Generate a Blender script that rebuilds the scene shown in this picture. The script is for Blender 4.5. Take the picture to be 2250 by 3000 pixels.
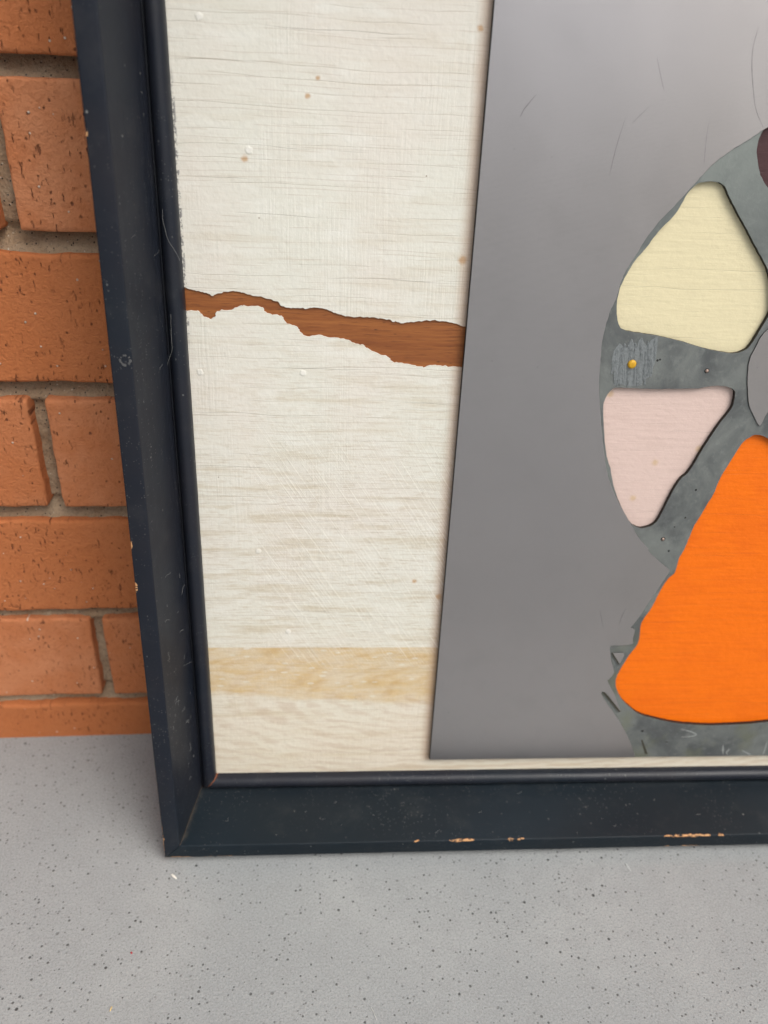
import bpy, bmesh, math, random
from mathutils import Matrix, Vector, noise as mnoise
R = random.Random(7)
for o in list(bpy.data.objects): bpy.data.objects.remove(o)
SC = bpy.context.scene
COL = SC.collection
# ---------------------------------------------------------------- traced data (millimetres on the picture's own plane)
CAM = [[0.995455, 0.002027, -0.095212, 0.0], [-0.082794, 0.512457, -0.854712, -0.352923], [0.047059, 0.858711, 0.510296, 0.371847]]
LENS = 27.036
ART = [[0.999689, 0.02479, 0.002544, -0.052392], [-0.02492, 0.994468, 0.102041, -0.053684], [0.0, -0.102073, 0.994777, 0.024086]]
W1 = 8.13
W2 = 6.65
W3 = 8.32
GD = 4.18
F = 36.4
UP = 118.54
VP = 10.11
YELLOW = [(207.6, 310.1), (210.7, 311.2), (214.4, 311.4), (217.3, 311.0), (219.6, 309.5), (222.4, 305.8), (228.4, 298.7), (233.9, 292.3), (240.2, 284.9), (245.1, 279.1), (248.0, 274.1), (250.2, 267.5), (251.5, 260.9), (249.6, 254.5), (247.7, 249.5), (246.4, 246.4), (244.5, 243.9), (240.2, 242.2), (233.9, 242.6), (225.2, 244.1), (214.3, 246.8), (203.7, 248.8), (194.4, 250.0), (188.1, 250.9), (185.2, 253.1), (183.7, 256.9), (182.8, 261.2), (182.7, 264.5), (183.3, 269.7), (185.3, 275.3), (187.8, 280.4), (190.9, 284.5), (193.1, 288.2), (196.4, 293.2), (200.7, 298.1), (203.0, 302.9), (204.6, 306.8)]
PINK = [(184.3, 216.1), (184.5, 219.8), (185.8, 223.0), (188.5, 225.2), (195.3, 225.2), (204.2, 225.1), (213.6, 225.3), (225.1, 225.7), (230.2, 226.6), (235.9, 227.3), (241.3, 226.6), (244.1, 224.8), (244.8, 221.1), (244.6, 217.4), (242.8, 213.6), (240.2, 208.6), (237.7, 203.0), (235.2, 196.8), (232.9, 190.0), (230.7, 184.8), (228.0, 181.8), (226.1, 177.7), (224.1, 171.2), (222.5, 165.2), (220.7, 159.7), (218.4, 156.9), (214.2, 155.3), (210.7, 155.9), (207.4, 158.3), (202.9, 164.3), (199.0, 170.8), (195.6, 177.9), (192.8, 185.9), (190.3, 191.5), (188.0, 198.8), (186.1, 207.0)]
ORANGE = [(265.0, 203.0), (259.2, 204.3), (256.3, 202.8), (253.7, 200.0), (251.7, 194.9), (249.3, 188.5), (247.0, 181.5), (245.9, 174.4), (243.8, 168.4), (241.5, 161.1), (239.7, 156.2), (238.5, 148.7), (237.4, 143.0), (236.0, 138.5), (235.5, 130.7), (233.0, 127.4), (230.9, 122.8), (229.2, 116.8), (227.5, 110.0), (224.6, 103.1), (223.6, 99.0), (224.3, 91.9), (224.0, 86.9), (221.3, 81.2), (218.8, 74.7), (216.5, 66.5), (216.5, 62.0), (218.0, 57.5), (221.6, 51.4), (227.1, 45.9), (233.1, 41.1), (241.4, 37.9), (252.4, 35.0), (262.5, 33.3), (275.9, 32.3), (289.0, 32.7), (298.8, 33.2), (309.1, 34.3), (331.3, 36.0), (349.3, 43.1), (352.9, 57.2), (339.5, 81.5), (323.9, 110.2), (310.8, 133.8), (298.4, 156.2), (288.0, 174.4), (280.2, 186.1), (272.6, 197.5)]
MAROON = [(231.3, 332.2), (230.1, 330.5), (229.3, 327.3), (229.5, 323.2), (231.0, 319.2), (232.8, 315.5), (235.7, 311.8), (239.4, 308.6), (245.5, 303.7), (253.5, 301.4), (262.6, 303.5), (270.5, 309.8), (272.2, 316.7), (267.9, 322.7), (257.6, 328.5), (247.2, 332.1), (237.4, 333.6)]
ISLAND = [(259.7, 208.9), (257.8, 210.8), (254.6, 215.1), (251.9, 219.3), (249.5, 226.7), (247.7, 233.9), (247.2, 240.1), (248.5, 245.2), (249.6, 249.2), (251.7, 252.7), (257.1, 255.8), (265.8, 256.1), (272.8, 251.8), (278.1, 244.4), (280.4, 234.7), (279.0, 226.3), (274.8, 220.4), (268.4, 218.1), (263.3, 216.9), (261.3, 214.1), (260.6, 210.6)]
ETCH_A = [(267.5, 340.9), (251.4, 340.5), (240.7, 337.3), (231.1, 331.6), (227.2, 328.8), (224.1, 326.6), (219.3, 323.4), (214.6, 319.8), (210.4, 315.5), (206.7, 310.7), (202.7, 305.5), (198.9, 300.7), (194.3, 295.3), (190.7, 289.5), (187.9, 283.6), (184.7, 277.2), (182.8, 271.6), (182.0, 265.1), (180.4, 259.8), (179.4, 254.0), (178.9, 249.2), (178.9, 243.3), (179.4, 236.8), (180.3, 228.2), (182.3, 217.8), (184.8, 207.2), (187.7, 196.2), (190.7, 186.1), (194.2, 178.1), (198.2, 171.1), (203.5, 163.4), (207.9, 157.4), (212.6, 150.6), (218.2, 145.1), (219.8, 142.5), (225.4, 137.5), (231.7, 132.7)]
ETCH_B = [(232.3, 131.4), (230.1, 125.8), (227.7, 119.8), (224.5, 111.7), (222.1, 105.6), (219.5, 100.0), (218.4, 98.0), (220.8, 96.6), (220.6, 90.6), (221.2, 87.7), (215.2, 86.7), (209.5, 86.5), (210.0, 82.4), (211.5, 76.6), (214.3, 69.2), (212.2, 64.8), (211.8, 63.3), (217.0, 54.9), (221.2, 45.7), (222.6, 42.9), (217.4, 49.2), (211.5, 56.1), (209.4, 55.4), (214.4, 48.1), (220.2, 40.2), (224.5, 33.8), (230.0, 24.9), (235.2, 14.2), (236.6, 10.9)]
TRI = [(211.2, 82.0), (217.3, 82.0), (217.9, 80.2), (216.4, 74.7)]
SLOTS = [[(210.3, 55.9), (211.5, 55.9), (222.4, 43.3), (221.4, 42.7)], [(238.0, 22.4), (238.9, 22.4), (243.9, 12.0), (242.2, 12.0)], [(210.8, 81.7), (211.5, 81.8), (216.5, 74.7), (215.8, 74.5)]]
STRIP = [(-2.4, 264.0), (-0.1, 262.9), (4.2, 261.6), (8.7, 260.8), (11.7, 259.8), (14.4, 261.0), (19.4, 261.8), (23.2, 261.6), (27.7, 260.3), (32.3, 259.7), (38.4, 258.0), (40.3, 256.3), (44.6, 255.9), (50.8, 255.8), (55.5, 256.2), (59.4, 255.3), (64.1, 253.7), (68.4, 252.7), (75.1, 252.9), (80.7, 252.6), (85.8, 252.0), (87.1, 251.3), (91.1, 250.9), (95.8, 251.5), (103.0, 252.2), (109.4, 251.9), (115.1, 251.2), (117.6, 250.0), (129.0, 249.5), (130.8, 231.6), (117.9, 232.1), (110.0, 232.6), (105.1, 232.8), (102.3, 232.0), (97.7, 232.4), (92.8, 233.4), (88.3, 233.8), (86.2, 235.6), (82.1, 237.1), (77.2, 239.1), (74.7, 240.8), (70.3, 241.5), (69.0, 242.6), (65.8, 243.3), (59.5, 243.8), (57.1, 244.5), (50.4, 244.0), (47.6, 245.6), (46.1, 247.8), (42.2, 249.4), (39.5, 252.2), (35.2, 252.9), (32.9, 254.1), (31.4, 255.8), (26.0, 256.1), (21.4, 255.5), (19.0, 254.1), (12.9, 253.5), (12.0, 251.0), (10.0, 250.2), (7.4, 251.1), (4.8, 253.2), (-0.5, 253.4), (-3.2, 253.4)]
PIN = [(193.9, 236.2), (196.1, 236.2)]
NAILS = [(228.9, 234.0), (225.5, 149.4)]
DIMPLES = [(236.5, 176.0), (234.4, 161.2), (229.8, 142.8), (230.0, 156.1), (205.3, 238.1), (206.4, 238.5), (237.6, 28.7), (253.3, 20.6), (231.9, 33.0)]
GOUGES = [[(185.9, 243.4), (188.2, 226.7)], [(185.2, 238.3), (185.8, 231.2)], [(187.7, 243.4), (190.1, 226.2)], [(189.1, 245.4), (191.7, 227.3)], [(191.5, 243.5), (194.0, 226.3)], [(192.1, 247.0), (192.4, 242.0)], [(194.1, 243.1), (196.6, 226.3)], [(196.2, 247.9), (196.6, 242.2)], [(196.8, 242.2), (199.2, 226.4)], [(198.9, 242.2), (200.8, 228.5)], [(199.6, 246.7), (202.1, 230.6)], [(201.6, 243.8), (203.6, 230.6)], [(202.5, 247.8), (203.8, 237.8)], [(196.7, 237.6), (198.2, 225.9)], [(193.3, 230.4), (193.5, 225.8)], [(188.7, 230.3), (188.9, 225.6)]]
SCRATCHES = [[(219.3, 365.4), (218.8, 358.4), (219.9, 352.1), (222.2, 345.0), (225.2, 337.7), (229.6, 331.8)], [(182.2, 353.5), (183.6, 350.4), (186.2, 344.6), (187.2, 342.7)], [(173.8, 332.8), (172.0, 323.2), (171.2, 316.1), (170.9, 312.0)], [(137.4, 338.8), (135.3, 336.1), (133.3, 333.4), (132.6, 331.2)], [(207.4, 334.9), (207.5, 327.4), (208.8, 316.2)], [(182.3, 336.9), (179.4, 333.7), (176.8, 331.0)], [(213.6, 109.7), (212.3, 104.9), (211.7, 99.7)], [(199.7, 109.3), (201.9, 102.8), (203.7, 97.3)]]
CHALK = [[(259.7, 29.8), (265.6, 28.0), (269.4, 25.9), (267.7, 24.7), (261.2, 24.0)], [(287.0, 18.2), (288.7, 10.7)], [(291.8, 15.3), (290.5, 12.3), (291.6, 10.6)], [(299.2, 13.9), (303.6, 11.3), (305.5, 10.4)], [(312.8, 19.9), (313.0, 14.1), (312.7, 10.3)]]
OCHRE = [(0.5, 83.8), (116.6, 84.7), (0.7, 56.5), (48.1, 53.5), (116.4, 47.9)]
RUST = [(103.7, 123.5), (116.6, 114.6), (114.7, 359.9), (115.1, 277.3), (50.7, 334.8), (54.7, 341.0), (26.4, 312.2)]
BLOBS = [(11.7, 358.5), (28.1, 315.3), (4.4, 227.2), (48.8, 227.9), (27.0, 139.9), (40.7, 93.6)]
PINKSPOTS = [(214.7, 188.9), (207.3, 170.3), (234.5, 196.1), (187.4, 221.7)]
DIAG = [(24.7, 142.5), (116.5, 85.3)]
CHIPS_RIDGE = [(107.9, 110.4), (126.6, 140.6), (158.5, 161.9), (164.3, 167.7), (244.6, 272.3), (276.0, 278.6)]
CHIPS_EDGE = [(246.1, 250.0), (253.2, 268.8)]
CHIPS_LEFT = [(-23.5, 161.7), (-23.4, 140.9), (-23.5, 318.3)]
RING = [(-17.4, 240.9)]
FLAKE = [(-72.3, -98.3), (-69.5, -100.9)]
STRAW = [(-88.9, -162.0), (-89.4, -164.0)]
THREAD = [(27.1, -169.2), (28.1, -171.9), (29.2, -174.8)]
CRUMB = [(-85.4, -138.0)]
FLAKE2 = [(170.5, -104.0), (171.7, -108.6)]
# ---------------------------------------------------------------- camera
cam = bpy.data.cameras.new('camera'); co = bpy.data.objects.new('camera', cam); COL.objects.link(co)
co.matrix_world = Matrix([CAM[0], CAM[1], CAM[2], [0, 0, 0, 1]])
cam.lens = LENS; cam.sensor_width = 36.0; cam.clip_start = 0.01; cam.clip_end = 500
cam.dof.use_dof = True; cam.dof.focus_distance = 0.335; cam.dof.aperture_fstop = 7.5
SC.camera = co
# ---------------------------------------------------------------- sky, sun, exposure
SUN = Vector((0.50, -0.58, 0.98)).normalized()
w = bpy.data.worlds.new('World'); SC.world = w; w.use_nodes = True
nt = w.node_tree; bg = nt.nodes['Background']
sky = nt.nodes.new('ShaderNodeTexSky'); sky.sky_type = 'NISHITA'; sky.sun_disc = False
sky.sun_elevation = math.asin(SUN.z); sky.sun_rotation = math.atan2(SUN.x, SUN.y)
sky.air_density = 1.0; sky.dust_density = 6.0; sky.ozone_density = 1.0
hs = nt.nodes.new('ShaderNodeHueSaturation'); hs.inputs['Saturation'].default_value = 0.35
nt.links.new(sky.outputs[0], hs.inputs['Color']); nt.links.new(hs.outputs[0], bg.inputs['Color'])
bg.inputs['Strength'].default_value = 0.15
sl = bpy.data.lights.new('sun', 'SUN'); so = bpy.data.objects.new('sun', sl); COL.objects.link(so)
sl.energy = 1.5; sl.angle = math.radians(38); sl.color = (1.0, 0.96, 0.90)
so.rotation_euler = SUN.to_track_quat('Z', 'Y').to_euler()
SC.view_settings.view_transform = 'Standard'; SC.view_settings.look = 'None'
SC.view_settings.exposure = 0.0; SC.view_settings.gamma = 1.0
SC.render.engine = 'CYCLES'; SC.cycles.max_bounces = 3; SC.cycles.diffuse_bounces = 3; SC.cycles.glossy_bounces = 2; SC.cycles.use_adaptive_sampling = True; SC.cycles.adaptive_threshold = 0.03; SC.cycles.caustics_reflective = False; SC.cycles.caustics_refractive = False
SC.render.resolution_x, SC.render.resolution_y = 768, 1024
# ---------------------------------------------------------------- node helpers
class G:
    def __init__(s, name):
        s.m = bpy.data.materials.new(name); s.m.use_nodes = True; s.t = s.m.node_tree
        s.b = s.t.nodes['Principled BSDF']; s.tc = s.t.nodes.new('ShaderNodeTexCoord'); s.o = s.tc.outputs['Object']
    def put(s, sock, v):
        if hasattr(v, 'links') or isinstance(v, bpy.types.NodeSocket): s.t.links.new(v, sock)
        elif isinstance(v, tuple) and len(v) == 3 and sock.type == 'RGBA': sock.default_value = (*v, 1)
        else: sock.default_value = v
    def n(s, typ, **k):
        nd = s.t.nodes.new('ShaderNode' + typ)
        for a, v in k.items(): setattr(nd, a, v)
        return nd
    def math(s, op, a, b=0.0, c=0.0, clamp=False):
        nd = s.n('Math', operation=op, use_clamp=clamp)
        for i, v in enumerate((a, b, c)): s.put(nd.inputs[i], v)
        return nd.outputs[0]
    def mul(s, a, b): return s.math('MULTIPLY', a, b)
    def add(s, a, b): return s.math('ADD', a, b)
    def map(s, scale=(1, 1, 1), loc=(0, 0, 0), rot=(0, 0, 0), v=None):
        nd = s.n('Mapping'); s.put(nd.inputs[0], v or s.o)
        nd.inputs['Location'].default_value = loc; nd.inputs['Rotation'].default_value = rot; nd.inputs['Scale'].default_value = scale
        return nd.outputs[0]
    def noise(s, scale=1.0, detail=3.0, rough=0.55, v=None, dist=0.0):
        nd = s.n('TexNoise'); s.put(nd.inputs['Vector'], v or s.o)
        nd.inputs['Scale'].default_value = scale; nd.inputs['Detail'].default_value = detail
        nd.inputs['Roughness'].default_value = rough; nd.inputs['Distortion'].default_value = dist
        return nd.outputs['Fac']
    def vor(s, scale, v=None, rnd=1.0, feat='F1'):
        nd = s.n('TexVoronoi', feature=feat); s.put(nd.inputs['Vector'], v or s.o)
        nd.inputs['Scale'].default_value = scale; nd.inputs['Randomness'].default_value = rnd
        return nd
    def rng(s, x, a, b, c=0.0, d=1.0, smooth=True):
        nd = s.n('MapRange', interpolation_type='SMOOTHSTEP' if smooth else 'LINEAR'); s.put(nd.inputs[0], x)
        for i, v in enumerate((a, b, c, d)): s.put(nd.inputs[i + 1], v)
        return nd.outputs[0]
    def mix(s, f, a, b, mode='MIX'):
        nd = s.n('Mix', data_type='RGBA', blend_type=mode); s.put(nd.inputs[0], f); s.put(nd.inputs[6], a); s.put(nd.inputs[7], b)
        return nd.outputs[2]
    def xyz(s, v=None):
        nd = s.n('SeparateXYZ'); s.put(nd.inputs[0], v or s.o); return nd.outputs
    def spots(s, pts, r0, r1, dist=None):          # soft round marks at (u, v) mm on the picture plane
        acc = None
        for q in pts:
            u, v = q[0] / 1000, q[1] / 1000; k = q[2] if len(q) > 2 else 1.0
            nd = s.n('VectorMath', operation='DISTANCE'); s.put(nd.inputs[0], dist or s.o); nd.inputs[1].default_value = (u, 0, v)
            f = s.rng(nd.outputs['Value'], r0 * k / 1000, r1 * k / 1000, 1.0, 0.0)
            acc = f if acc is None else s.math('MAXIMUM', acc, f)
        return acc
    def warp(s, amount, scale):
        nd = s.n('TexNoise'); s.put(nd.inputs['Vector'], s.o); nd.inputs['Scale'].default_value = scale; nd.inputs['Detail'].default_value = 3
        a = s.n('VectorMath', operation='SUBTRACT'); s.put(a.inputs[0], nd.outputs['Color']); a.inputs[1].default_value = (.5, .5, .5)
        b = s.n('VectorMath', operation='SCALE'); s.put(b.inputs[0], a.outputs[0]); b.inputs['Scale'].default_value = amount
        c = s.n('VectorMath', operation='ADD'); s.put(c.inputs[0], s.o); s.put(c.inputs[1], b.outputs[0]); return c.outputs[0]
    def bump(s, h, strength, dist, prev=None):
        nd = s.n('Bump'); s.put(nd.inputs['Height'], h); nd.inputs['Strength'].default_value = strength; nd.inputs['Distance'].default_value = dist
        if prev is not None: s.put(nd.inputs['Normal'], prev)
        return nd.outputs[0]
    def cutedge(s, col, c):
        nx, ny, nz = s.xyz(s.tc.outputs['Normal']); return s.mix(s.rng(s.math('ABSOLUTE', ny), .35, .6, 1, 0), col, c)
    def fin(s, col, rough=0.6, metal=0.0, normal=None, spec=None):
        s.put(s.b.inputs['Base Color'], col); s.put(s.b.inputs['Roughness'], rough); s.put(s.b.inputs['Metallic'], metal)
        if normal is not None: s.put(s.b.inputs['Normal'], normal)
        if spec is not None: s.put(s.b.inputs['Specular IOR Level'], spec)
        return s.m
# ---------------------------------------------------------------- materials
def cracks(g, n, width, ls, th, seed=0.0, wig=.006):
    """long thin splits that follow the grain: one per band of height, broken up along its length"""
    x, y, z = g.xyz()
    wz = g.add(z, g.mul(g.math('SUBTRACT', g.noise(1, 2, .5, v=g.map((17, 0, 22), (seed, 0, seed))), .5), wig))
    sc = g.mul(wz, n); k = g.math('FLOOR', sc); fr = g.math('SUBTRACT', sc, k)
    wn = g.n('TexWhiteNoise', noise_dimensions='1D'); g.put(wn.inputs['W'], g.add(k, seed)); r = wn.outputs['Value']
    d = g.math('ABSOLUTE', g.math('SUBTRACT', fr, g.math('MULTIPLY_ADD', r, .6, .2)))
    ln = g.rng(d, 0, width * n, 1, 0)
    cb = g.n('CombineXYZ'); g.put(cb.inputs[0], g.math('MULTIPLY_ADD', x, ls, g.mul(r, 60))); g.put(cb.inputs[1], g.mul(k, 3.7))
    return g.mul(ln, g.rng(g.noise(1, 2, .6, v=cb.outputs[0]), th, th + .09))
def mat_board():
    g = G('whitewashed_board'); x, y, z = g.xyz()
    big = g.noise(16, 3, .5); wv = g.warp(.004, 18)
    tint = g.noise(1, 4, .62, v=g.map((16, 16, 210), v=wv)); fine = g.noise(1, 4, .7, v=g.map((120, 120, 1100)))
    col = g.mix(g.rng(big, .35, .68), (0.700, 0.692, 0.615), (0.708, 0.672, 0.602))
    low = g.rng(z, 0.32, 0.12, 0.26, 1.0)
    col = g.mix(g.mul(g.rng(tint, .46, .72), g.mul(low, .85)), col, (0.545, 0.475, 0.345))
    col = g.mix(g.mul(g.rng(fine, .48, .66), g.mul(low, .45)), col, (0.47, 0.385, 0.265))
    pale = g.rng(g.noise(1, 3, .6, v=g.map((40, 40, 120), (8, 0, 3))), .52, .7); col = g.mix(g.mul(pale, .5), col, (0.765, 0.76, 0.70))
    warm = g.rng(z, .13, .0); col = g.mix(g.mul(warm, .5), col, (0.71, 0.61, 0.45))
    l1 = cracks(g, 80, .00019, 13, .51, 3.0); l2 = cracks(g, 210, .00022, 18, .47, 11.0, .005); l3 = cracks(g, 430, .00022, 30, .48, 23.0, .004)
    col = g.mix(g.mul(l1, .50), col, (0.22, 0.18, 0.14)); col = g.mix(g.mul(l2, .36), col, (0.32, 0.25, 0.18)); col = g.mix(g.mul(l3, .34), col, (0.38, 0.285, 0.20))
    # ochre band near the foot of the board
    wz = g.add(z, g.mul(g.math('SUBTRACT', g.noise(1, 4, .65, v=g.map((26, 26, 70))), .5), .012))
    zb = g.math('SUBTRACT', .0555, g.mul(x, .068))
    band = g.mul(g.rng(z, .0835, .0842, 1, 0), g.rng(g.math('SUBTRACT', wz, zb), -.003, .002))
    # flat-sawn figure: long nested arches, plainest in and below the band
    ax = g.mul(g.math('SUBTRACT', x, .150), .30); az = g.math('SUBTRACT', z, g.add(.050, g.mul(x, .05)))
    rad = g.math('SQRT', g.add(g.mul(ax, ax), g.mul(az, az))); wob = g.mul(g.noise(1, 3, .6, v=g.map((30, 0, 90))), .010)
    arch = g.rng(g.math('SINE', g.mul(g.add(rad, wob), 1500)), -.6, 1.0); arch = g.mul(arch, g.rng(g.noise(1, 2, .6, v=g.map((40, 0, 200), (3, 0, 5))), .35, .6))
    flk = g.rng(g.noise(1, 4, .65, v=g.map((50, 50, 170), (5, 0, 1), v=wv)), .30, .66, .95, .45)
    fl2 = g.vor(1, g.map((150, 0, 420), v=wv)); fk = g.mul(g.rng(fl2.outputs['Distance'], .18, .34, 1, 0), g.rng(g.xyz(fl2.outputs['Color'])[0], .72, .76))
    flk = g.mul(flk, g.math('SUBTRACT', 1, g.mul(fk, .7)))
    col = g.mix(g.mul(g.mul(band, flk), .92), col, g.mix(arch, (0.60, 0.425, 0.20), (0.535, 0.345, 0.135)))
    b2 = g.mul(g.rng(z, .056, .046), arch); col = g.mix(g.mul(b2, .42), col, (0.52, 0.40, 0.29))
    # rust spots; rust with painted-in soft shade along the plate's edge
    wp = g.warp(.0016, 500)
    col = g.mix(g.mul(g.spots([(a, b, k) for (a, b), k in zip(RUST, (.8, 1.2, .8, 1.3, .7, .6, .9))], .5, 2.1, wp), .7), col, (0.46, 0.24, 0.07))
    edge = g.mul(g.rng(g.add(x, g.mul(g.noise(60, 3), .0015)), UP / 1000 - .0060, UP / 1000 + .0005), g.rng(z, .0065, .009))
    col = g.mix(g.mul(edge, .62), col, (0.42, 0.25, 0.15))
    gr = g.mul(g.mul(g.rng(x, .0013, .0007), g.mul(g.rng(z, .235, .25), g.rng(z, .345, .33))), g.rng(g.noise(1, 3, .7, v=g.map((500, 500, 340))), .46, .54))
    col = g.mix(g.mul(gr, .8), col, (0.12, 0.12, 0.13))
    blob = g.spots([(a, b) for a, b in BLOBS], .8, 1.7, g.warp(.0014, 700)); col = g.mix(g.mul(blob, .55), col, (0.80, 0.79, 0.74))
    sp = g.vor(90, g.map((1, 0, 1))); col = g.mix(g.mul(g.rng(sp.outputs['Distance'], .015, .035, 1, 0), g.rng(g.xyz(sp.outputs['Color'])[0], .72, .74)), col, (0.28, 0.22, 0.15))
    # relief: vertical brush marks, diagonal scraping lower down, grain
    br = g.noise(1, 3, .6, v=g.map((900, 900, 26), v=wv)); bm = g.mul(g.rng(g.noise(20, 2), .42, .6), g.rng(z, .10, .2, .35, 1))
    cb = g.n('CombineXYZ'); g.put(cb.inputs[0], g.add(g.mul(x, 10), g.mul(z, -15.4))); g.put(cb.inputs[1], g.add(g.mul(x, 1000), g.mul(z, 650)))
    dgr = g.rng(g.noise(1, 3, .7, v=cb.outputs[0]), .52, .66); dm = g.mul(g.mul(g.rng(z, .215, .165), g.rng(z, .066, .082)), g.rng(x, .015, .045))
    dgm = g.mul(dgr, dm); col = g.mix(g.mul(dgm, .40), col, (0.79, 0.77, 0.69))
    n = g.bump(g.add(g.mul(br, bm), g.mul(dgm, .9)), .28, .0009)
    n = g.bump(g.add(g.noise(420, 3, .6), g.add(g.mul(blob, 1.5), g.add(g.mul(l1, -1.2), g.mul(l2, -.6)))), .28, .0008, n)
    g.put(g.b.inputs['Coat Weight'], .12); g.put(g.b.inputs['Coat Roughness'], .35)
    return g.fin(col, .55, 0, n, .3)
def mat_paint(name, c, dark, grain=.35, spots=None):
    g = G(name)
    t = g.noise(1, 4, .6, v=g.map((45, 45, 420), v=g.warp(.003, 30))); b = g.noise(35, 3)
    l1 = g.math('MAXIMUM', cracks(g, 95, .00018, 14, .50, 7.0), g.mul(cracks(g, 330, .00016, 22, .50, 5.0, .002), .55))
    col = g.mix(g.mul(g.rng(t, .42, .75), grain), c, dark); col = g.mix(g.mul(g.rng(b, .45, .7), grain * .6), col, dark)
    col = g.mix(g.mul(l1, grain * .9), col, tuple(v * .4 for v in c))
    br = g.noise(1, 3, .65, v=g.map((30, 0, 700), (3, 0, 1), v=g.warp(.006, 14))); col = g.mix(g.mul(g.rng(br, .5, .7), grain * .45), col, tuple(min(1, v * 1.12 + .012) for v in c))
    sc_ = g.vor(60, g.map((1, 0, 1), (2, 0, 8))); col = g.mix(g.mul(g.rng(sc_.outputs['Distance'], .01, .03, 1, 0), g.rng(g.xyz(sc_.outputs['Color'])[0], .6, .62)), col, tuple(v * .5 for v in c))
    if spots: col = g.mix(g.mul(g.spots(spots, .6, 2.3, g.warp(.0012, 500)), .55), col, (0.55, 0.38, 0.18))
    n = g.bump(g.add(g.noise(1, 3, .6, v=g.map((260, 260, 420))), g.add(g.mul(l1, -.6), g.mul(br, .6))), .3, .0008)
    return g.fin(col, g.rng(b, .3, .7, .42, .6), 0, n, .3)
def mat_wood(name, a, b, c):
    g = G(name); v = g.warp(.004, 22)
    t = g.noise(1, 5, .65, v=g.map((18, 18, 330), v=v)); f = g.noise(1, 3, .6, v=g.map((110, 110, 1300), (2, 0, 3)))
    col = g.mix(g.rng(t, .32, .68), a, b); col = g.mix(g.mul(g.rng(f, .52, .72), .6), col, c)
    pore = g.vor(1, g.map((160, 160, 700))); col = g.mix(g.mul(g.rng(pore.outputs['Distance'], .1, .22, 1, 0), g.rng(g.xyz(pore.outputs['Color'])[1], .7, .8)), col, tuple(x * .4 for x in c))
    return g.fin(col, .5, 0, g.bump(g.add(t, f), .3, .0004), .4)
def mat_halftone():
    g = G('halftone_zinc'); x, y, z = g.xyz()
    big = g.noise(9, 3, .5); mid = g.noise(70, 4, .6)
    col = g.mix(big, (0.435, 0.418, 0.426), (0.505, 0.487, 0.490)); col = g.mix(g.mul(g.rng(mid, .45, .75), .10), col, (0.30, 0.29, 0.285))
    warm = g.rng(g.add(x, g.mul(z, .1)), .18, .26); col = g.mix(g.mul(warm, .35), col, (0.46, 0.42, 0.385))
    # halftone screen at 45 degrees
    hv = g.map((1, 1, 1), rot=(0, math.radians(45), 0)); hx, hy, hz = g.xyz(hv); k = 2 * math.pi / .00062
    d = g.mul(g.math('SINE', g.mul(hx, k)), g.math('SINE', g.mul(hz, k)))
    dots = g.rng(d, .05, .55); fade = g.rng(g.add(z, g.mul(g.noise(18, 2), .05)), .07, .15)
    col = g.mix(g.mul(g.mul(dots, fade), .50), col, (0.10, 0.10, 0.105))
    spk = g.vor(150, g.map((1, 0, 1))); col = g.mix(g.mul(g.rng(spk.outputs['Distance'], .02, .055, 1, 0), g.mul(g.rng(g.xyz(spk.outputs['Color'])[0], .6, .62), .55)), col, (0.13, 0.12, 0.12))
    spk2 = g.vor(70, g.map((1, 0, 1), (3, 1, 2))); col = g.mix(g.mul(g.rng(spk2.outputs['Distance'], .008, .02, 1, 0), g.rng(g.xyz(spk2.outputs['Color'])[0], .6, .62)), col, (0.62, 0.60, 0.57))
    n = g.bump(g.noise(1, 2, .45, v=g.map((13, 0, 5.5))), .9, .0020)
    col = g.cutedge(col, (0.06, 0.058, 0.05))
    return g.fin(col, .30, .95, n, .5)
def mat_etched():
    g = G('etched_zinc'); a = g.noise(38, 5, .62, dist=.6); b = g.noise(300, 4, .65); x, y, z = g.xyz()
    col = g.mix(g.rng(a, .34, .68), (0.10, 0.108, 0.110), (0.19, 0.205, 0.195)); col = g.mix(g.mul(g.rng(b, .5, .78), .4), col, (0.27, 0.29, 0.275))
    gm = g.mul(g.rng(z, .16, .03), g.rng(g.noise(55, 3), .48, .66)); col = g.mix(g.mul(gm, .55), col, (0.165, 0.175, 0.115))
    top = g.rng(z, .25, .33); col = g.mix(g.mul(top, .45), col, (0.25, 0.285, 0.265))
    pt = g.vor(120, g.map((1, 0, 1))); pit = g.mul(g.rng(pt.outputs['Distance'], .02, .05, 1, 0), g.rng(g.xyz(pt.outputs['Color'])[0], .5, .52)); col = g.mix(g.mul(pit, .7), col, (0.03, 0.03, 0.03))
    p2 = g.vor(150, g.map((1, 0, 1), (1, 5, 2))); col = g.mix(g.mul(g.rng(p2.outputs['Distance'], .015, .04, 1, 0), g.mul(g.rng(g.xyz(p2.outputs['Color'])[0], .6, .62), .7)), col, (0.62, 0.58, 0.54))
    n = g.bump(g.add(g.noise(700, 3), g.mul(pit, -2)), .3, .0003)
    col = g.cutedge(col, (0.022, 0.018, 0.014))
    return g.fin(col, g.rng(a, .3, .7, .42, .6), .35, n, .45)
def plain(name, c, rough=.5, metal=0, bs=600, bst=.25, var=.2):
    g = G(name); n = g.noise(bs, 3); col = g.mix(g.mul(g.rng(n, .4, .75), var * 2), c, tuple(v * .55 for v in c))
    return g.fin(col, rough, metal, g.bump(n, bst, .0003))
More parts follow.
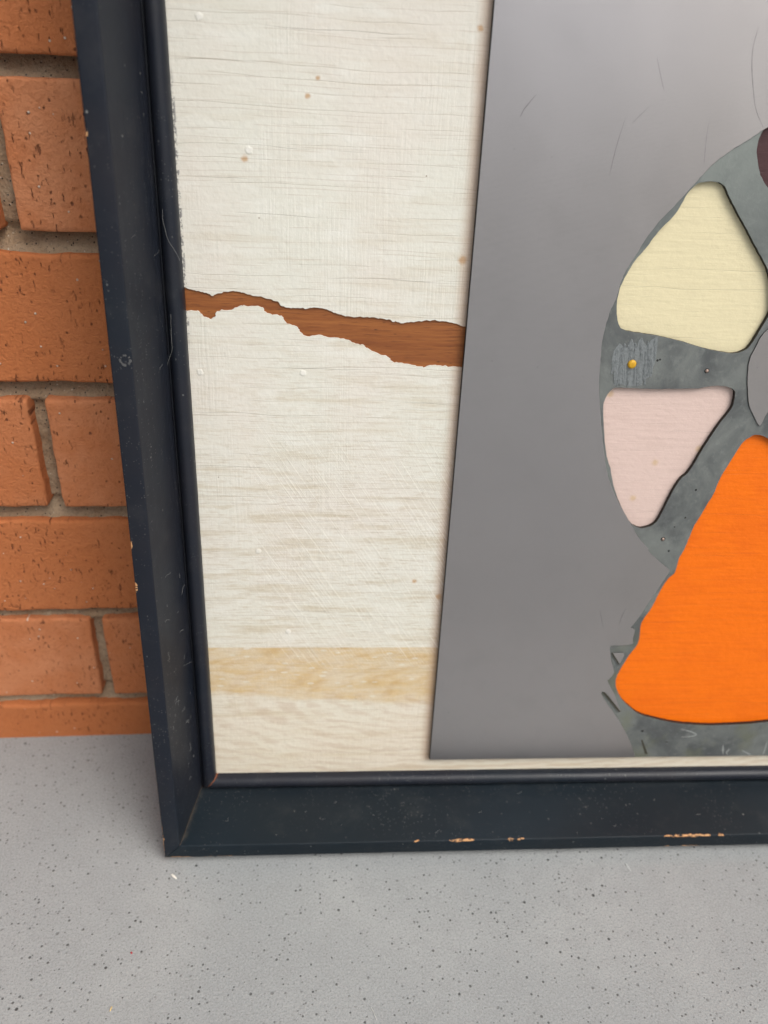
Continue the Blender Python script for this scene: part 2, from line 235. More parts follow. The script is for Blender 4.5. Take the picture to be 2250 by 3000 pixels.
def mat_frame(chips, bead=False, teal=False):
    g = G('black_frame_paint'); x, y, z = g.xyz()
    a = g.noise(22, 3, .6)
    col = g.mix(g.rng(a, .35, .7), *(((0.0072, 0.0125, 0.0175), (0.0100, 0.0145, 0.0190)) if teal else ((0.0105, 0.0135, 0.0210), (0.0145, 0.0155, 0.0215))))
    col = g.mix(g.mul(g.rng(g.noise(9, 2), .5, .7), .5), col, (0.0090, 0.0165, 0.0240)); wd = g.warp(.0010, 900)
    # dust: fine specks, a few bigger crumbs
    for sc, r, p, al in ((430, .18, .78, .45), (230, .10, .88, .7), (1000, .28, .60, .30)):
        v = g.vor(sc, g.map((1, .6, .8), (sc * .01, 0, 0), v=wd)); clump = g.rng(g.noise(24, 2, v=g.map(loc=(sc, 0, 0))), .40, .62)
        m = g.mul(g.rng(v.outputs['Distance'], r * .45, r, 1, 0), g.mul(g.rng(g.xyz(v.outputs['Color'])[0], p, p + .03), clump))
        col = g.mix(g.mul(m, al), col, (0.26, 0.26, 0.245))
    film = g.rng(g.noise(60, 4, .7), .5, .8); col = g.mix(g.mul(film, .10), col, (0.10, 0.10, 0.095))
    mit = g.mul(g.rng(g.math('ABSOLUTE', g.math('SUBTRACT', x, z)), .0, .0030, 1, 0), g.rng(x, .002, -.006)); col = g.mix(g.mul(g.mul(mit, g.rng(g.noise(150, 4, .7), .40, .66)), .55), col, (0.085, 0.075, 0.058))
    rough = g.rng(a, .3, .7, .34, .44) if bead else g.rng(a, .3, .7, .46, .58); n = g.bump(g.add(g.noise(420, 3), g.mul(g.noise(1, 3, v=g.map((30, 500, 500))), .6)), .10, .0005)
    if chips:
        wp = g.warp(.0022, 420); acc = None
        for (c, r) in chips:
            q = g.map((1 / r[0], 1 / r[1], 1 / r[2]), (-c[0] / r[0], -c[1] / r[1], -c[2] / r[2]), v=wp)
            ln = g.n('VectorMath', operation='LENGTH'); g.put(ln.inputs[0], q); f = g.rng(ln.outputs['Value'], .85, 1.0, 1, 0)
            acc = f if acc is None else g.math('MAXIMUM', acc, f)
        acc = g.mul(acc, g.rng(g.noise(1, 3, .6, v=g.map((260, 900, 900))), .42, .50))
        col = g.mix(acc, col, g.mix(g.noise(1, 3, v=g.map((60, 700, 700))), (0.66, 0.40, 0.20), (0.46, 0.20, 0.07)))
        n = g.bump(acc, .5, .0006, n) if False else n
    return g.fin(col, rough, 0, n, .28 if bead else .20)
def mat_brick():
    g = G('orange_brick'); oi = g.n('ObjectInfo'); rnd = oi.outputs['Random']
    off = g.n('VectorMath', operation='ADD'); g.put(off.inputs[0], g.o); cmb = g.n('CombineXYZ'); g.put(cmb.inputs[0], g.mul(rnd, 7.3)); g.put(cmb.inputs[2], g.mul(rnd, 3.1)); g.put(off.inputs[1], cmb.outputs[0]); p = off.outputs[0]
    a = g.noise(28, 3, .6, v=p); b = g.noise(300, 4, .65, v=p); pf = g.map((1, 0, 1), v=p)
    col = g.mix(g.rng(a, .32, .7), (0.53, 0.185, 0.075), (0.60, 0.248, 0.120)); col = g.mix(g.rng(rnd, 0, 1, 0, .85), col, (0.48, 0.155, 0.052))
    col = g.mix(g.mul(g.rng(b, .48, .70), .4), col, (0.36, 0.11, 0.04))
    drag = g.noise(1, 3, .6, v=g.map((520, 0, 170), v=p)); dn = g.rng(g.noise(26, 2, v=g.map(loc=(9, 2, 4), v=p)), .40, .56)
    dk = g.mul(g.rng(drag, .60, .68), dn); col = g.mix(g.mul(dk, .75), col, (0.12, 0.034, 0.018))
    pit = None
    for sc, r, th, al in ((170, .13, .66, .8), (330, .20, .60, .75)):
        v1 = g.vor(sc, g.map((1, 1, .75), (sc, 0, 0), v=g.map((1, 0, 1), v=p))); m = g.mul(g.rng(v1.outputs['Distance'], r * .55, r, 1, 0), g.rng(g.xyz(v1.outputs['Color'])[0], th, th + .02)); m = g.mul(m, al)
        pit = m if pit is None else g.math('MAXIMUM', pit, m)
    pit = g.mul(pit, g.rng(b, .38, .52)); col = g.mix(g.mul(pit, .85), col, (0.10, 0.030, 0.020))
    v2 = g.vor(190, g.map(loc=(4, 0, 2), v=pf)); wh = g.mul(g.rng(v2.outputs['Distance'], .06, .13, 1, 0), g.rng(g.xyz(v2.outputs['Color'])[0], .60, .62)); wh = g.mul(wh, g.rng(b, .34, .48))
    col = g.mix(g.mul(wh, .9), col, (0.74, 0.60, 0.48))
    n = g.bump(g.noise(620, 4, .6, v=p), .75, .0014); n = g.bump(g.add(g.mul(g.add(pit, dk), -1), g.mul(wh, .6)), .9, .0009, n)
    return g.fin(col, .85, 0, n, .2)
def mat_mortar():
    g = G('sandy_mortar'); a = g.noise(45, 4, .6); b = g.noise(800, 3, .7); v = g.vor(560, g.map((1, 0, 1)))
    col = g.mix(g.rng(a, .3, .7), (0.34, 0.225, 0.135), (0.43, 0.33, 0.225)); col = g.mix(g.mul(g.rng(b, .45, .75), .6), col, (0.15, 0.115, 0.085))
    col = g.mix(g.mul(g.rng(v.outputs['Distance'], .1, .3, 1, 0), g.rng(g.xyz(v.outputs['Color'])[0], .8, .84)), col, (0.58, 0.50, 0.40))
    col = g.mix(g.mul(g.rng(v.outputs['Distance'], .1, .3, 1, 0), g.rng(g.xyz(v.outputs['Color'])[1], .85, .88)), col, (0.05, 0.04, 0.035))
    n = g.bump(g.add(b, g.noise(350, 4, .6)), .8, .0016)
    return g.fin(col, .9, 0, n, .2)
def mat_concrete():
    g = G('smooth_concrete')
    a = g.noise(9, 2, .55); b = g.noise(95, 3, .65); c = g.noise(900, 2, .75)
    col = g.mix(g.rng(a, .3, .7), (0.278, 0.294, 0.298), (0.335, 0.348, 0.346)); col = g.mix(g.mul(g.rng(b, .4, .72), .40), col, (0.255, 0.266, 0.266)); col = g.mix(g.mul(g.rng(c, .42, .70), .42), col, (0.40, 0.41, 0.405))
    col = g.mix(g.mul(g.rng(g.noise(1100, 1, .6, v=g.map(loc=(2, 1, 0))), .50, .68), .42), col, (0.175, 0.181, 0.181))
    clump = g.rng(g.noise(20, 2, .6), .38, .62); pits = None
    for sc, r0, r1, p, am in ((80, .035, .065, .74, 1.0), (180, .065, .12, .40, .95), (400, .12, .22, .38, .8)):
        v = g.vor(sc, g.map((1, 1, 0), (sc * .013, sc * .007, 0))); cc = g.xyz(v.outputs['Color']); sz = g.rng(cc[1], 0, 1, .5, 1.5, False)
        m = g.mul(g.rng(g.math('DIVIDE', v.outputs['Distance'], sz), r0, r1, 1, 0), g.rng(g.add(cc[0], g.mul(g.math('SUBTRACT', clump, .5), .5)), p, p + .02)); m = g.mul(m, g.mul(g.rng(cc[2], 0, 1, .5, 1, False), am))
        pits = m if pits is None else g.math('MAXIMUM', pits, m)
    col = g.mix(pits, col, (0.050, 0.052, 0.052))
    n = g.bump(g.add(c, g.mul(pits, -2.5)), .35, .0008)
    return g.fin(col, .62, 0, n, .3)
# ---------------------------------------------------------------- mesh helpers
def link(name, me, mat=None, parent=None):
    o = bpy.data.objects.new(name, me); COL.objects.link(o); o.parent = parent
    if mat and not me.materials: me.materials.append(mat)
    return o
def tag(o, label=None, cat=None, group=None, kind=None):
    for k, v in (('label', label), ('category', cat), ('group', group), ('kind', kind)):
        if v: o[k] = v
    return o
def mesh(name, verts, faces, smooth=False):
    me = bpy.data.meshes.new(name); me.from_pydata(verts, [], faces); me.update()
    if smooth: me.polygons.foreach_set('use_smooth', [True] * len(me.polygons))
    return me
def smoothp(pts, k=5, closed=True):
    n = len(pts); out = []
    for i in range(n if closed else n - 1):
        g = lambda j: pts[j % n] if closed else pts[min(max(j, 0), n - 1)]
        p0, p1, p2, p3 = g(i - 1), g(i), g(i + 1), g(i + 2)
        for t in range(k):
            s = t / k; out.append(tuple(.5 * (2 * p1[c] + (p2[c] - p0[c]) * s + (2 * p0[c] - 5 * p1[c] + 4 * p2[c] - p3[c]) * s * s + (3 * p1[c] - p0[c] - 3 * p2[c] + p3[c]) * s ** 3) for c in (0, 1)))
    if not closed: out.append(tuple(pts[-1]))
    return out
def jit(pts, amp, sc, seed=0):
    return [(x + amp * mnoise.noise((x * sc, y * sc, seed)), y + amp * mnoise.noise((x * sc, y * sc, seed + 9.7))) for x, y in pts]
def plate(name, loops, w0, w1, bev=0.0, res=1):
    """filled outline (mm, with holes) from depth w0 to w1 on the picture plane, edges rounded by bev"""
    cu = bpy.data.curves.new('tmp', 'CURVE'); cu.dimensions = '2D'; cu.fill_mode = 'BOTH'
    for lp in loops:
        sp = cu.splines.new('POLY'); sp.points.add(len(lp) - 1); sp.use_cyclic_u = True
        for p, (x, y) in zip(sp.points, lp): p.co = (x, y, 0, 1)
    cu.extrude = max((w1 - w0) / 2 - bev, 1e-3); cu.bevel_depth = bev; cu.bevel_resolution = res; cu.offset = -bev
    o = bpy.data.objects.new('tmp', cu); COL.objects.link(o); bpy.context.view_layer.update()
    me = bpy.data.meshes.new_from_object(o.evaluated_get(bpy.context.evaluated_depsgraph_get())); me.name = name
    bpy.data.objects.remove(o); bpy.data.curves.remove(cu)
    m = (w0 + w1) / 2
    for v in me.vertices: x, y, z = v.co; v.co = (x / 1000, -(z + m) / 1000, y / 1000)
    me.polygons.foreach_set('use_smooth', [False] * len(me.polygons)); me.materials.clear(); me.update()
    return me
def ribbon(name, pts, w, width, k=6):
    pts = smoothp(pts, k, False) if len(pts) > 2 else [tuple(pts[0][c] + (pts[1][c] - pts[0][c]) * i / 8 for c in (0, 1)) for i in range(9)]
    vs = []; n = len(pts)
    for i, p in enumerate(pts):
        a = pts[max(i - 1, 0)]; b = pts[min(i + 1, n - 1)]; dx, dy = b[0] - a[0], b[1] - a[1]; l = math.hypot(dx, dy) or 1
        h = width * (.35 + .65 * math.sin(math.pi * (i + .3) / (n - .4))) * (.7 + .6 * R.random()) / 2
        for s in (-1, 1): vs.append(((p[0] - s * dy / l * h) / 1000, -w / 1000, (p[1] + s * dx / l * h) / 1000))
    return mesh(name, vs, [(2 * i, 2 * i + 2, 2 * i + 3, 2 * i + 1) for i in range(n - 1)])
def lathe(name, prof, seg=20):                      # prof: (r, w) mm, axis out of the picture
    vs = []; fs = []; n = len(prof)
    for j in range(seg):
        a = 2 * math.pi * j / seg
        for r, h in prof: vs.append((r * math.cos(a) / 1000, -h / 1000, r * math.sin(a) / 1000))
    for j in range(seg):
        for i in range(n - 1): q = (j + 1) % seg; fs.append((j * n + i, q * n + i, q * n + i + 1, j * n + i + 1))
    return mesh(name, vs, fs, True)
def tube(name, pts, r, seg=5):                      # pts metres
    vs = []; fs = []; n = len(pts)
    for i, p in enumerate(pts):
        d = (Vector(pts[min(i + 1, n - 1)]) - Vector(pts[max(i - 1, 0)])).normalized(); a = d.orthogonal().normalized(); b = d.cross(a)
        for j in range(seg):
            t = 2 * math.pi * j / seg; q = Vector(p) + (a * math.cos(t) + b * math.sin(t)) * r; vs.append(tuple(q))
    for i in range(n - 1):
        for j in range(seg): k = (j + 1) % seg; fs.append((i * seg + j, i * seg + k, (i + 1) * seg + k, (i + 1) * seg + j))
    return vs, fs
# ---------------------------------------------------------------- ground
def build_ground():
    S = 30.0
    me = mesh('ground', [(-S, -S, 0), (S, -S, 0), (S, S, 0), (-S, S, 0)], [(0, 1, 2, 3)])
    tag(link('ground', me, mat_concrete()), 'smooth grey speckled concrete floor below the frame', None, None, 'structure')
build_ground()
# ---------------------------------------------------------------- brick wall
def brick_mesh(name, L, H, D, step, seed):
    """box with rounded, slightly chipped arrises; front face is -Y at y=0"""
    bm = bmesh.new(); bmesh.ops.create_cube(bm, size=1)
    for v in bm.verts: v.co = (v.co.x * L, (v.co.y + .5) * D, v.co.z * H)
    bmesh.ops.bevel(bm, geom=bm.edges[:], offset=.0016, segments=3, profile=.55, affect='EDGES')
    if step:
        for ax, ext in ((0, L), (2, H)):
            n = int(ext / step)
            for i in range(1, n):
                co_ = Vector((0, 0, 0)); co_[ax] = -ext / 2 + ext * i / n; no = Vector((0, 0, 0)); no[ax] = 1
                bmesh.ops.bisect_plane(bm, geom=bm.verts[:] + bm.edges[:] + bm.faces[:], plane_co=co_, plane_no=no)
    for v in bm.verts:
        p = v.co.copy(); q = p * 140 + Vector((seed * 3.7, 0, seed)); e = min(L / 2 - abs(p.x), H / 2 - abs(p.z))
        k = 1.0 if e < .003 else .35
        v.co += Vector((mnoise.noise(q), mnoise.noise(q + Vector((31, 7, 3))), mnoise.noise(q + Vector((5, 77, 9))))) * .0006 * k
        q2 = p * 34 + Vector((seed, seed * 2, 4)); v.co.z += .0008 * mnoise.noise(q2) * (1 if abs(p.z) > H * .3 else 0)
        q3 = p * 420 + Vector((2, seed, 8)); v.co.y += .00022 * mnoise.noise(q3)
    me = bpy.data.meshes.new(name); bm.to_mesh(me); bm.free(); me.polygons.foreach_set('use_smooth', [True] * len(me.polygons))
    return me
def build_wall():
    wall = bpy.data.objects.new('brick_wall', None); COL.objects.link(wall)
    tag(wall, 'orange brick wall with recessed sandy mortar joints behind the frame', 'wall')
    mb = mat_brick(); pit = .0667
    rows = [(-.032, .0265), (.0335, .0912), (.0975, .1560), (.1645, .2235), (.2320, .2912), (.3003, .3578), (.3655, .4236)]
    z = .4315
    while z < .78: rows.append((z, z + .0585)); z += pit
    jx = {1: (-.1245, -.1178), 3: (-.1338, -.1262), 5: (-.1305, -.1224)}        # joints read off the photograph (row: joint left, right)
    L = .1955; J = .0078; shared = []
    for s in range(4): shared.append(brick_mesh('brick', L, .0585, .09, 0, 40 + s))
    for r, (z0, z1) in enumerate(rows):
        if r in jx: jl, jr = jx[r]
        elif r % 2: jl, jr = -.1285, -.1207
        else: jl, jr = -.2265 + R.uniform(-.003, .003), 0; jr = jl + J
        xs = [(jr + i * (L + J), jr + i * (L + J) + L) for i in range(0, 5)] + [(jl - L - i * (L + J), jl - i * (L + J)) for i in range(0, 3)]
        for x0, x1 in xs:
            near = x1 > -.24 and x0 < -.04 and z0 < .43
            if near: me = brick_mesh('brick', x1 - x0, z1 - z0, .09, .0032, r * 3.1 + x0 * 50)
            else: me = R.choice(shared)
            o = link('brick', me, mb, wall); o.location = ((x0 + x1) / 2, R.uniform(-.0005, .0005), (z0 + z1) / 2)
            if not near: o.scale = (1, 1, (z1 - z0) / .0585)
    # mortar bed, recessed and rough
    X0, X1, Z1 = -.72, .88, rows[-1][1]; nx, nz = 640, 540; vs = []; fs = []
    for j in range(nz + 1):
        for i in range(nx + 1):
            x = X0 + (X1 - X0) * i / nx; zz = -.01 + (Z1 + .01) * j / nz
            jz = 0.5
            for (q0, q1), (p0, p1) in zip(rows, rows[1:]):
                if q1 - .003 < zz < p0 + .003: jz = min(max((zz - q1) / (p0 - q1), 0), 1); break
            d = .0045 + .0065 * jz + .0014 * mnoise.noise((x * 60, zz * 60, 1)) + .0012 * mnoise.noise((x * 260, zz * 260, 4)) + .0016 * mnoise.noise((x * 18, zz * 30, 9))
            vs.append((x, d, zz))
    for j in range(nz):
        for i in range(nx): a = j * (nx + 1) + i; fs.append((a, a + 1, a + nx + 2, a + nx + 1))
    link('mortar', mesh('mortar', vs, fs, True), mat_mortar(), wall)
build_wall()
# ---------------------------------------------------------------- framed picture
WI, HI = 440.0, 432.0                                  # inside of the frame, mm
art = bpy.data.objects.new('framed_picture', None); COL.objects.link(art)
art.matrix_world = Matrix([ART[0], ART[1], ART[2], [0, 0, 0, 1]])
tag(art, 'black framed relief picture with etched metal plate leaning on the brick wall', 'picture')
AR, AG = W1 + W2, W1                                   # ridge and groove, distance out from the inner edge
AO = W1 + W2 + W3
CORN = [(0, 0, -1, -1), (WI, 0, 1, -1), (WI, HI, 1, 1), (0, HI, -1, 1)]
def rail_mesh(name, prof, side, seg=70, cut0=0.0, seed=0):
    """sweep a profile of (distance out, depth) along one side with mitred ends"""
    c0, c1 = CORN[side], CORN[(side + 1) % 4]; vs = []; fs = []; n = len(prof)
    for s in range(seg + 1):
        t = s / seg
        for a, w_ in prof:
            p0 = (c0[0] + c0[2] * a, c0[1] + c0[3] * a); p1 = (c1[0] + c1[2] * a, c1[1] + c1[3] * a)
            ln = math.hypot(p1[0] - p0[0], p1[1] - p0[1]); tt = cut0 / ln + t * (1 - cut0 / ln)
            u, v = p0[0] + (p1[0] - p0[0]) * tt, p0[1] + (p1[1] - p0[1]) * tt
            k = .10 if 0 < s < seg else .03
            q = (u * .05, v * .05, w_ * .1 + seed); k2 = .07 if 0 < s < seg else 0
            u += k * mnoise.noise(q) + k2 * mnoise.noise((u * .35, v * .35, w_)); v += k * mnoise.noise((q[1], q[0], q[2] + 5)) + k2 * mnoise.noise((v * .33, u * .33, w_ + 3)); ww = w_ + k * mnoise.noise((q[0], q[1], q[2] + 11))
            vs.append((u / 1000, -ww / 1000, v / 1000))
    for s in range(seg):
        for i in range(n): j = (i + 1) % n; fs.append((s * n + i, s * n + j, (s + 1) * n + j, (s + 1) * n + i))
    fs.append(tuple(range(n))); fs.append(tuple(seg * n + i for i in reversed(range(n))))
    me = mesh(name, vs, fs, True)
    bm = bmesh.new(); bm.from_mesh(me); bmesh.ops.recalc_face_normals(bm, faces=bm.faces[:])
    for e in bm.edges:
        if len(e.link_faces) == 2 and e.calc_face_angle(0) > math.radians(28): e.smooth = False
    bm.to_mesh(me); bm.free(); return me
def rail_profile():
    p = [(AG + .25, -6.0), (AG + .25, GD - 1.2), (AG + .75, GD - .2)]
    for i in range(1, 8):                              # slope towards the picture, very slightly hollow
        t = i / 8; p.append((AG + .75 + (W2 - 1.15) * t, GD + (F - .8 - GD) * t - 1.1 * math.sin(math.pi * t)))
    for i in range(5):                                 # soft ridge
        a = math.pi * .5 * i / 4; p.append((AR + .35 - .75 * math.cos(a) * 1.0 + .4, F - .8 + .8 * math.sin(a)))
    p += [(AR + 4, F + .05)]
    for i in range(5):
        a = math.pi * .5 * i / 4; p.append((AO - .7 + .7 * math.sin(a), F - .7 + .7 * math.cos(a)))
    p += [(AO, 15), (AO, -6.0)]
    return p
def bead_profile(k=1.0):
    p = [(.0, -1.5), (.0, .6)]
    for i in range(11):
        a = math.pi - math.pi * i / 10 * .93; p.append((3.85 + 3.85 * math.cos(a), .9 + 4.9 * k * math.sin(a)))
    p += [(AG + .1, GD - 2.2), (AG + .1, -1.5)]
    return p
def build_frame():
    rw, fl = F, -(AR)
    chips_b = [(((a + b) / 2000, -F / 1000, -AR / 1000 - .0002), ((b - a) / 2000 + .0004, .0010, .0009)) for a, b in CHIPS_RIDGE]
    chips_b += [(((a + b) / 2000, -F / 1000, -AO / 1000), ((b - a) / 2000, .0011, .0010)) for a, b in CHIPS_EDGE]
    chips_b += [((-.0155, -F / 1000, -AO / 1000), (.0075, .0016, .0010)), ((.006, -F / 1000, -AO / 1000), (.011, .0009, .0006))]
    chips_l = [((-AO / 1000, -F / 1000, v / 1000), (.0009, .0012, h)) for (u, v), h in zip(CHIPS_LEFT, (.0030, .0028, .0016))]
    chips_l += [((-AO / 1000, -F / 1000, -.012), (.0006, .0012, .013))]
    mats = [mat_frame(chips_b, False, True), mat_frame(None), mat_frame(None), mat_frame(chips_l)]
    plain_m = mat_frame(None, True); raw = plain('raw_mitre_wood', (0.20, 0.065, 0.028), .7)
    for side in range(4):
        r = link('frame_rail', rail_mesh('frame_rail', rail_profile(), side, seed=side * 3, cut0=.28), mats[side], art)
        link('bead', rail_mesh('bead', bead_profile(), side, seed=side * 5 + 1, cut0=(.9 if side == 0 else .12)), plain_m, r)
        if side == 0:
            # bare wood showing in the open mitre at the lower left corner
            c = [(a, w_ - .5) for a, w_ in bead_profile()]; n = len(c); vs = []
            for off in (-.3, 1.6):
                for a, w_ in c: vs.append(((-a + off) / 1000, -w_ / 1000, -a / 1000))
            link('bare_mitre', mesh('bare_mitre', vs, [(i, (i + 1) % n, n + (i + 1) % n, n + i) for i in range(n)]), raw, r)
            c = [(a, w_ - .45) for a, w_ in rail_profile()]; n = len(c); vs = []
            for off in (-.2, .7):
                for a, w_ in c: vs.append(((-a + off) / 1000, -w_ / 1000, -a / 1000))
            link('bare_mitre', mesh('bare_mitre', vs, [(i, (i + 1) % n, n + (i + 1) % n, n + i) for i in range(n)]), plain('mitre_filler', (0.075, 0.05, 0.035), .8), r)
        if side == 3:
            # ring-shaped scuff round a filled nail hole on the front of the left rail
            (u, v) = RING[0]; vs = []; fs = []; k = 26
            for i in range(k):
                a = 2 * math.pi * i / k; r0 = 1.35 + .2 * R.random(); r1 = 2.05 + .45 * R.random()
                for rr in (r0, r1): vs.append(((u + rr * math.cos(a)) / 1000, -(F + .14) / 1000, (v + rr * math.sin(a)) / 1000))
            for i in range(k):
                if R.random() < .72: j = (i + 1) % k; fs.append((2 * i, 2 * i + 1, 2 * j + 1, 2 * j))
            link('nail_scuff', mesh('nail_scuff', vs, fs), plain('scuff_grey', (0.085, 0.085, 0.085), .7), r)
    # lint and dust fibres caught on the frame, too fine to count
    V = []; Fc = []
    def fib(p0, dirn, ln, curl, n=14):
        p = Vector(p0); d = Vector(dirn).normalized(); pts = [p.copy()]; ax = Vector((0, 1, 0))
        for i in range(n):
            d = (Matrix.Rotation(R.uniform(-curl, curl), 3, ax) @ d).normalized(); p = p + d * ln / n; pts.append(p.copy())
        v, f = tube('x', pts, .00005, 4); b = len(V); V.extend(v); Fc.extend([tuple(i + b for i in q) for q in f])
    def on_slope(t, v): return (-(AG + .75 + (W2 - 1.15) * t) / 1000, -(GD + (F - .8 - GD) * t - 1.1 * math.sin(math.pi * t) + .12) / 1000, v / 1000)
    for i in range(46):
        t = R.uniform(.08, .9); v = R.uniform(5, 300) if i > 12 else R.uniform(10, 90)
        fib(on_slope(t, v), (R.uniform(-.05, .05), R.uniform(-.12, .12), 1), R.uniform(.0012, .007), .5)
    for i in range(2): fib((-.0052, -.0060, R.uniform(.15, .3)), (R.uniform(-.03, .03), 0, -1), R.uniform(.008, .022), .14, 24)
    for i in range(20):
        t = R.uniform(.1, .9); u = R.uniform(0, 300); q = on_slope(t, 0); fib((u / 1000, q[1], q[0]), (1, R.uniform(-.1, .1), R.uniform(-.06, .06)), R.uniform(.001, .005), .6)
    tag(link('lint', mesh('lint', V, Fc), plain('lint_grey', (0.30, 0.30, 0.29), .9), art), None, None, None, 'stuff')
build_frame()
def build_board():
    strip = jit(smoothp(STRIP, 6), .55, .9, 2.0); strip = jit(strip, .22, 3.1, 5.0)
    bd = link('backing_board', plate('backing_board', [[(-6, -6), (WI + 6, -6), (WI + 6, HI + 6), (-6, HI + 6)], strip], -2.6, 0, .0), mat_board(), art)
    link('bare_wood_strip', plate('bare_wood_strip', [[(-5, 222), (140, 222), (140, 270), (-5, 270)]], -2.0, -.65), mat_wood('warm_brown_wood', (0.315, 0.112, 0.029), (0.205, 0.062, 0.016), (0.11, 0.032, 0.010)), bd)
    def grow(p, k):
        cx = sum(q[0] for q in p) / len(p); cy = sum(q[1] for q in p) / len(p); return [(cx + (x - cx) * k, cy + (y - cy) * k) for x, y in p]
    for lab, pts, m in (('pale yellow paint seen through the upper cut-out', YELLOW, mat_paint('pale_yellow_paint', (0.725, 0.650, 0.425), (0.63, 0.565, 0.37))),
                        ('pale pink paint seen through the middle cut-out', PINK, mat_paint('pale_pink_paint', (0.66, 0.510, 0.455), (0.57, 0.43, 0.375), .35, PINKSPOTS)),
                        ('bright orange paint seen through the lower cut-out', ORANGE, mat_paint('bright_orange_paint', (0.84, 0.162, 0.0012), (0.70, 0.112, 0.001), .5)),
                        ('dark maroon paint at the right edge', MAROON, mat_paint('dark_maroon_paint', (0.070, 0.030, 0.032), (0.045, 0.02, 0.022), .5))):
        tag(link('paint_patch', plate('paint_patch', [grow(smoothp(pts, 3), 1.025)], -.05, .16), m, bd), lab)
build_board()
def build_plate():
    me_ = mat_etched(); mh = mat_halftone(); PR, PT = WI - UP, HI - 10
    holes = [jit(smoothp(p, 6), .16, .5, 3) for p in (YELLOW, PINK, ORANGE, MAROON)]
    base = link('metal_plate', plate('metal_plate', [[(UP, VP), (PR, VP - .6), (PR, PT), (UP, PT)]] + holes, .25, 2.4, .12), me_, art)
    # halftone face, standing proud of the etched figure
    def mir(pts): return [(2 * 267.5 - x, y) for x, y in reversed(pts)]
    A = jit(smoothp(ETCH_A, 5, False), .25, .6, 1); B = jit(smoothp(ETCH_B, 2, False), .18, 1.2, 4)
    right = [(352.0, 9.7), (357.0, 50), (345, 90), (330, 118), (322, 131)] + [(x, y) for x, y in mir(A)][1:-1]
    outer = [(UP + .1, VP + .1), (236.0, VP + .05)] + list(reversed(B))[1:] + list(reversed(A)) + list(reversed(right)) + [(PR - .1, VP - .5), (PR - .1, PT - .1), (UP + .1, PT - .1)]
    face = link('halftone_face', plate('halftone_face', [outer], 2.3, 2.95, .10), mh, base)
    link('halftone_face', plate('halftone_face', [jit(smoothp(ISLAND, 5), .15, .6, 6)], 2.3, 2.95, .12), mh, base)
    link('halftone_face', plate('halftone_face', [TRI], 2.3, 2.9, .08), mh, base)
    md = plain('slot_dark', (0.045, 0.040, 0.026), .7)
    for s in SLOTS: link('slot', plate('slot', [s], 2.35, 3. if s is not SLOTS[1] else 2.46), md, base)  # grooves drawn as dark brown pieces set on the plate
    ms = plain('scratch_dark', (0.25, 0.242, 0.242), .45, .6)
    for s, wd in zip(SCRATCHES, (.32, .22, .24, .42, .18, .2, .35, .22)): link('scratch', ribbon('scratch', s, 2.975, wd), ms, base)
    mc = plain('pale_scrape', (0.34, 0.36, 0.35), .5, .2)
    for s in CHALK: link('scrape', ribbon('scrape', s, 2.425, .75), mc, base)
    mg = plain('gouged_zinc', (0.225, 0.245, 0.250), .42, .35, 900, .4)
    sp = jit(smoothp([(185.0, 242), (187, 245), (190, 243), (192, 247.5), (194.5, 243), (196, 248), (199, 244.5), (201, 247), (203.5, 248), (204.3, 238), (202.8, 231), (200.5, 229), (199.5, 226.5), (194, 226.2), (190, 227), (187.5, 226.5), (186.5, 232), (184.6, 237)], 6), .5, 1.4, 2)
    link('scored_patch', plate('scored_patch', [sp], 2.3, 2.47, .04), mg, base)
    marks = [(a, b) for a, b in GOUGES]
    for k in range(16):                                 # more, shorter strokes between the long ones
        u = R.uniform(186.5, 203); v0 = R.uniform(235, 247); marks.append(((u, v0), (u + R.uniform(-.2, 1.6), v0 - R.uniform(3, 10))))
    for (a, b) in marks:                                # ridges of metal thrown up by a tool round the pin
        L = math.hypot(b[0] - a[0], b[1] - a[1]); dx, dy = (b[0] - a[0]) / L, (b[1] - a[1]) / L; vs = []; fs = []; n = max(10, int(L / .45)); wd = R.uniform(.35, .85); ph = R.uniform(0, 6); amp = R.uniform(.1, .4)
        for i in range(n + 1):
            t = i / n; h = wd * math.sqrt(max(.03, 1 - (2 * t - 1) ** 6)) * R.uniform(.7, 1.25); sw = amp * math.sin(t * R.uniform(4, 6) + ph)
            for s, hh in ((-1, 0), (-.75, .7), (-.3, .1), (.1, .05), (.6, .8), (1, 0)):
                hz = 2.40 + .34 * hh * (.5 + R.random()) * (1 if 0 < i < n else 0)
                vs.append(((a[0] + dx * L * t - dy * (h * s + sw)) / 1000, -hz / 1000, (a[1] + dy * L * t + dx * (h * s + sw)) / 1000))
        for i in range(n):
            for s in range(5): fs.append((i * 6 + s, i * 6 + s + 1, (i + 1) * 6 + s + 1, (i + 1) * 6 + s))
        link('tool_mark', mesh('tool_mark', vs, fs, True), mg, base)
    pin = lathe('pin', [(2.0, 2.3), (1.95, 2.9), (1.7, 3.3), (1.2, 3.52), (.6, 3.6), (0, 3.62)]); o = link('pin', pin, plain('yellow_brass_paint', (0.62, 0.34, 0.015), .5, .1, 500, .5), base)
    o.location = (PIN[0][0] / 1000, 0, PIN[0][1] / 1000); tag(o, 'round yellow pin head on the scored metal')
    mn = plain('copper_nail', (0.50, 0.36, 0.30), .35, .7); mk = plain('hole_black', (0.02, 0.02, 0.02), .8)
    nl = lathe('nail', [(.75, 2.3), (.72, 2.75), (.4, 2.9), (0, 2.93)], 12); ring = lathe('nail_hole', [(1.15, 2.415), (0, 2.415)], 14)
    for u, v in NAILS:
        o = link('nail', nl, mn, base); o.location = (u / 1000, 0, v / 1000)
        o = link('nail_hole', ring, mk, base); o.location = (u / 1000, 0, v / 1000)
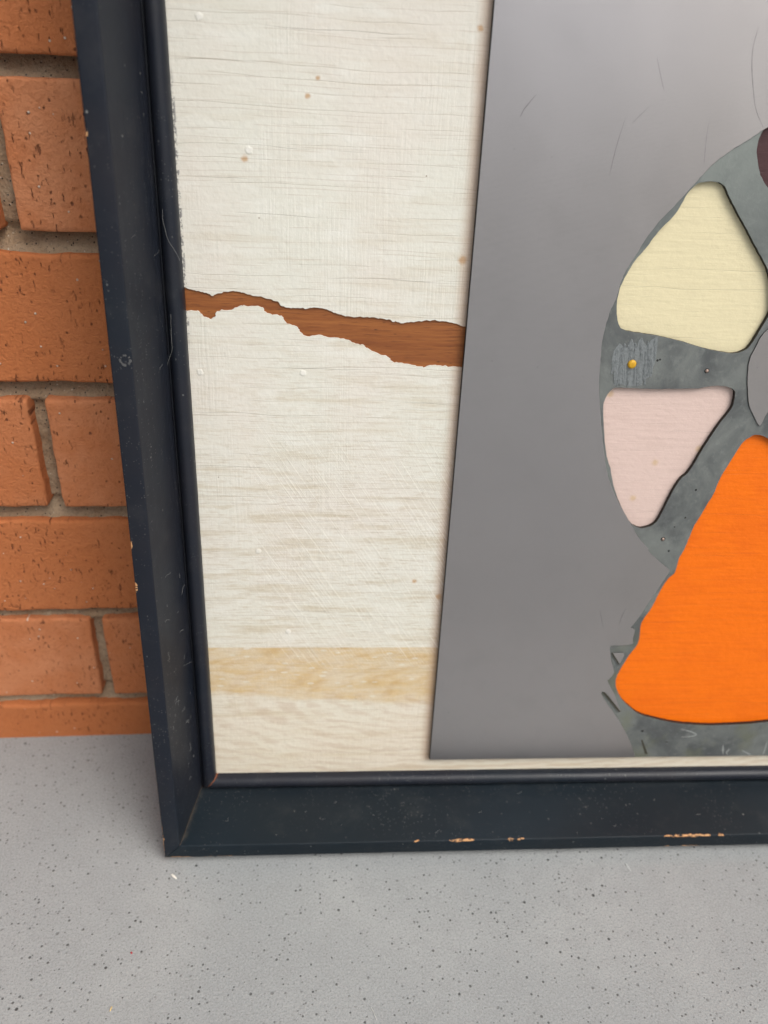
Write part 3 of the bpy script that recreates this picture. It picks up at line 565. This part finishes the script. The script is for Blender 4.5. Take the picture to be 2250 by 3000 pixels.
    dm = lathe('dimple', [(.62, 2.415), (.3, 2.415), (0, 2.415)], 10)
    for i, (u, v) in enumerate(DIMPLES): o = link('dimple', dm, mk, base); o.location = (u / 1000, 0, v / 1000); s = (1, .8, 1, .6, .9, .8, 1.3, .6, .4)[i]; o.scale = (s, 1, s)
build_plate()
# ---------------------------------------------------------------- crumbs lying on the ground
def bit(name, pts, wd, h, c, label, cat):
    """small flake: thin irregular sliver lying on the ground"""
    a, b = Vector((*pts[0], 0)) / 1000, Vector((*pts[-1], 0)) / 1000; d = (b - a); L = d.length; d.normalize(); n = Vector((-d.y, d.x, 0)); vs = []; k = 6
    for z in (.0001, h):
        for i in range(k + 1):
            t = i / k; hw = wd / 2 * (.55 + .45 * math.sin(math.pi * min(max(t, .08), .92))) * R.uniform(.8, 1.2)
            for s in (-1, 1): p = a + d * L * t + n * hw * s; vs.append((p.x, p.y, z + .0002 * math.sin(t * 3) * (1 if z > .0002 else 0)))
    m = 2 * (k + 1); fs = [(2 * i, 2 * i + 1, 2 * i + 3, 2 * i + 2) for i in range(k)] + [(m + 2 * i, m + 2 * i + 2, m + 2 * i + 3, m + 2 * i + 1) for i in range(k)]
    for i in range(k): fs += [(2 * i, 2 * i + 2, m + 2 * i + 2, m + 2 * i), (2 * i + 1, m + 2 * i + 1, m + 2 * i + 3, 2 * i + 3)]
    fs += [(0, m, m + 1, 1), (2 * k, 2 * k + 1, m + 2 * k + 1, m + 2 * k)]
    tag(link(name, mesh(name, vs, fs), plain(name + '_surface', c, .6)), label, cat)
bit('paint_flake', FLAKE, .0011, .0005, (0.78, 0.75, 0.68), 'tiny white paint flake on the concrete by the frame corner', 'flake')
bit('straw_splinter', STRAW, .0005, .0004, (0.65, 0.48, 0.22), 'tiny pale straw splinter at the bottom left of the floor', 'splinter')
bit('dust_flake', FLAKE2, .0008, .0002, (0.48, 0.50, 0.50), 'faint whitish dust flake in front of the bottom rail', 'flake')
bit('red_crumb', [CRUMB[0], (CRUMB[0][0] + .8, CRUMB[0][1] - .6)], .0008, .0005, (0.35, 0.03, 0.04), 'tiny dark red crumb on the open concrete below the frame corner', 'crumb')
v_, f_ = tube('t', [(x / 1000, y / 1000, .0002) for x, y in smoothp(THREAD, 6, False)], .00013)
tag(link('white_thread', mesh('white_thread', v_, f_), plain('thread_white', (0.6, 0.6, 0.58), .8)), 'short white thread at the bottom edge of the floor', 'thread')
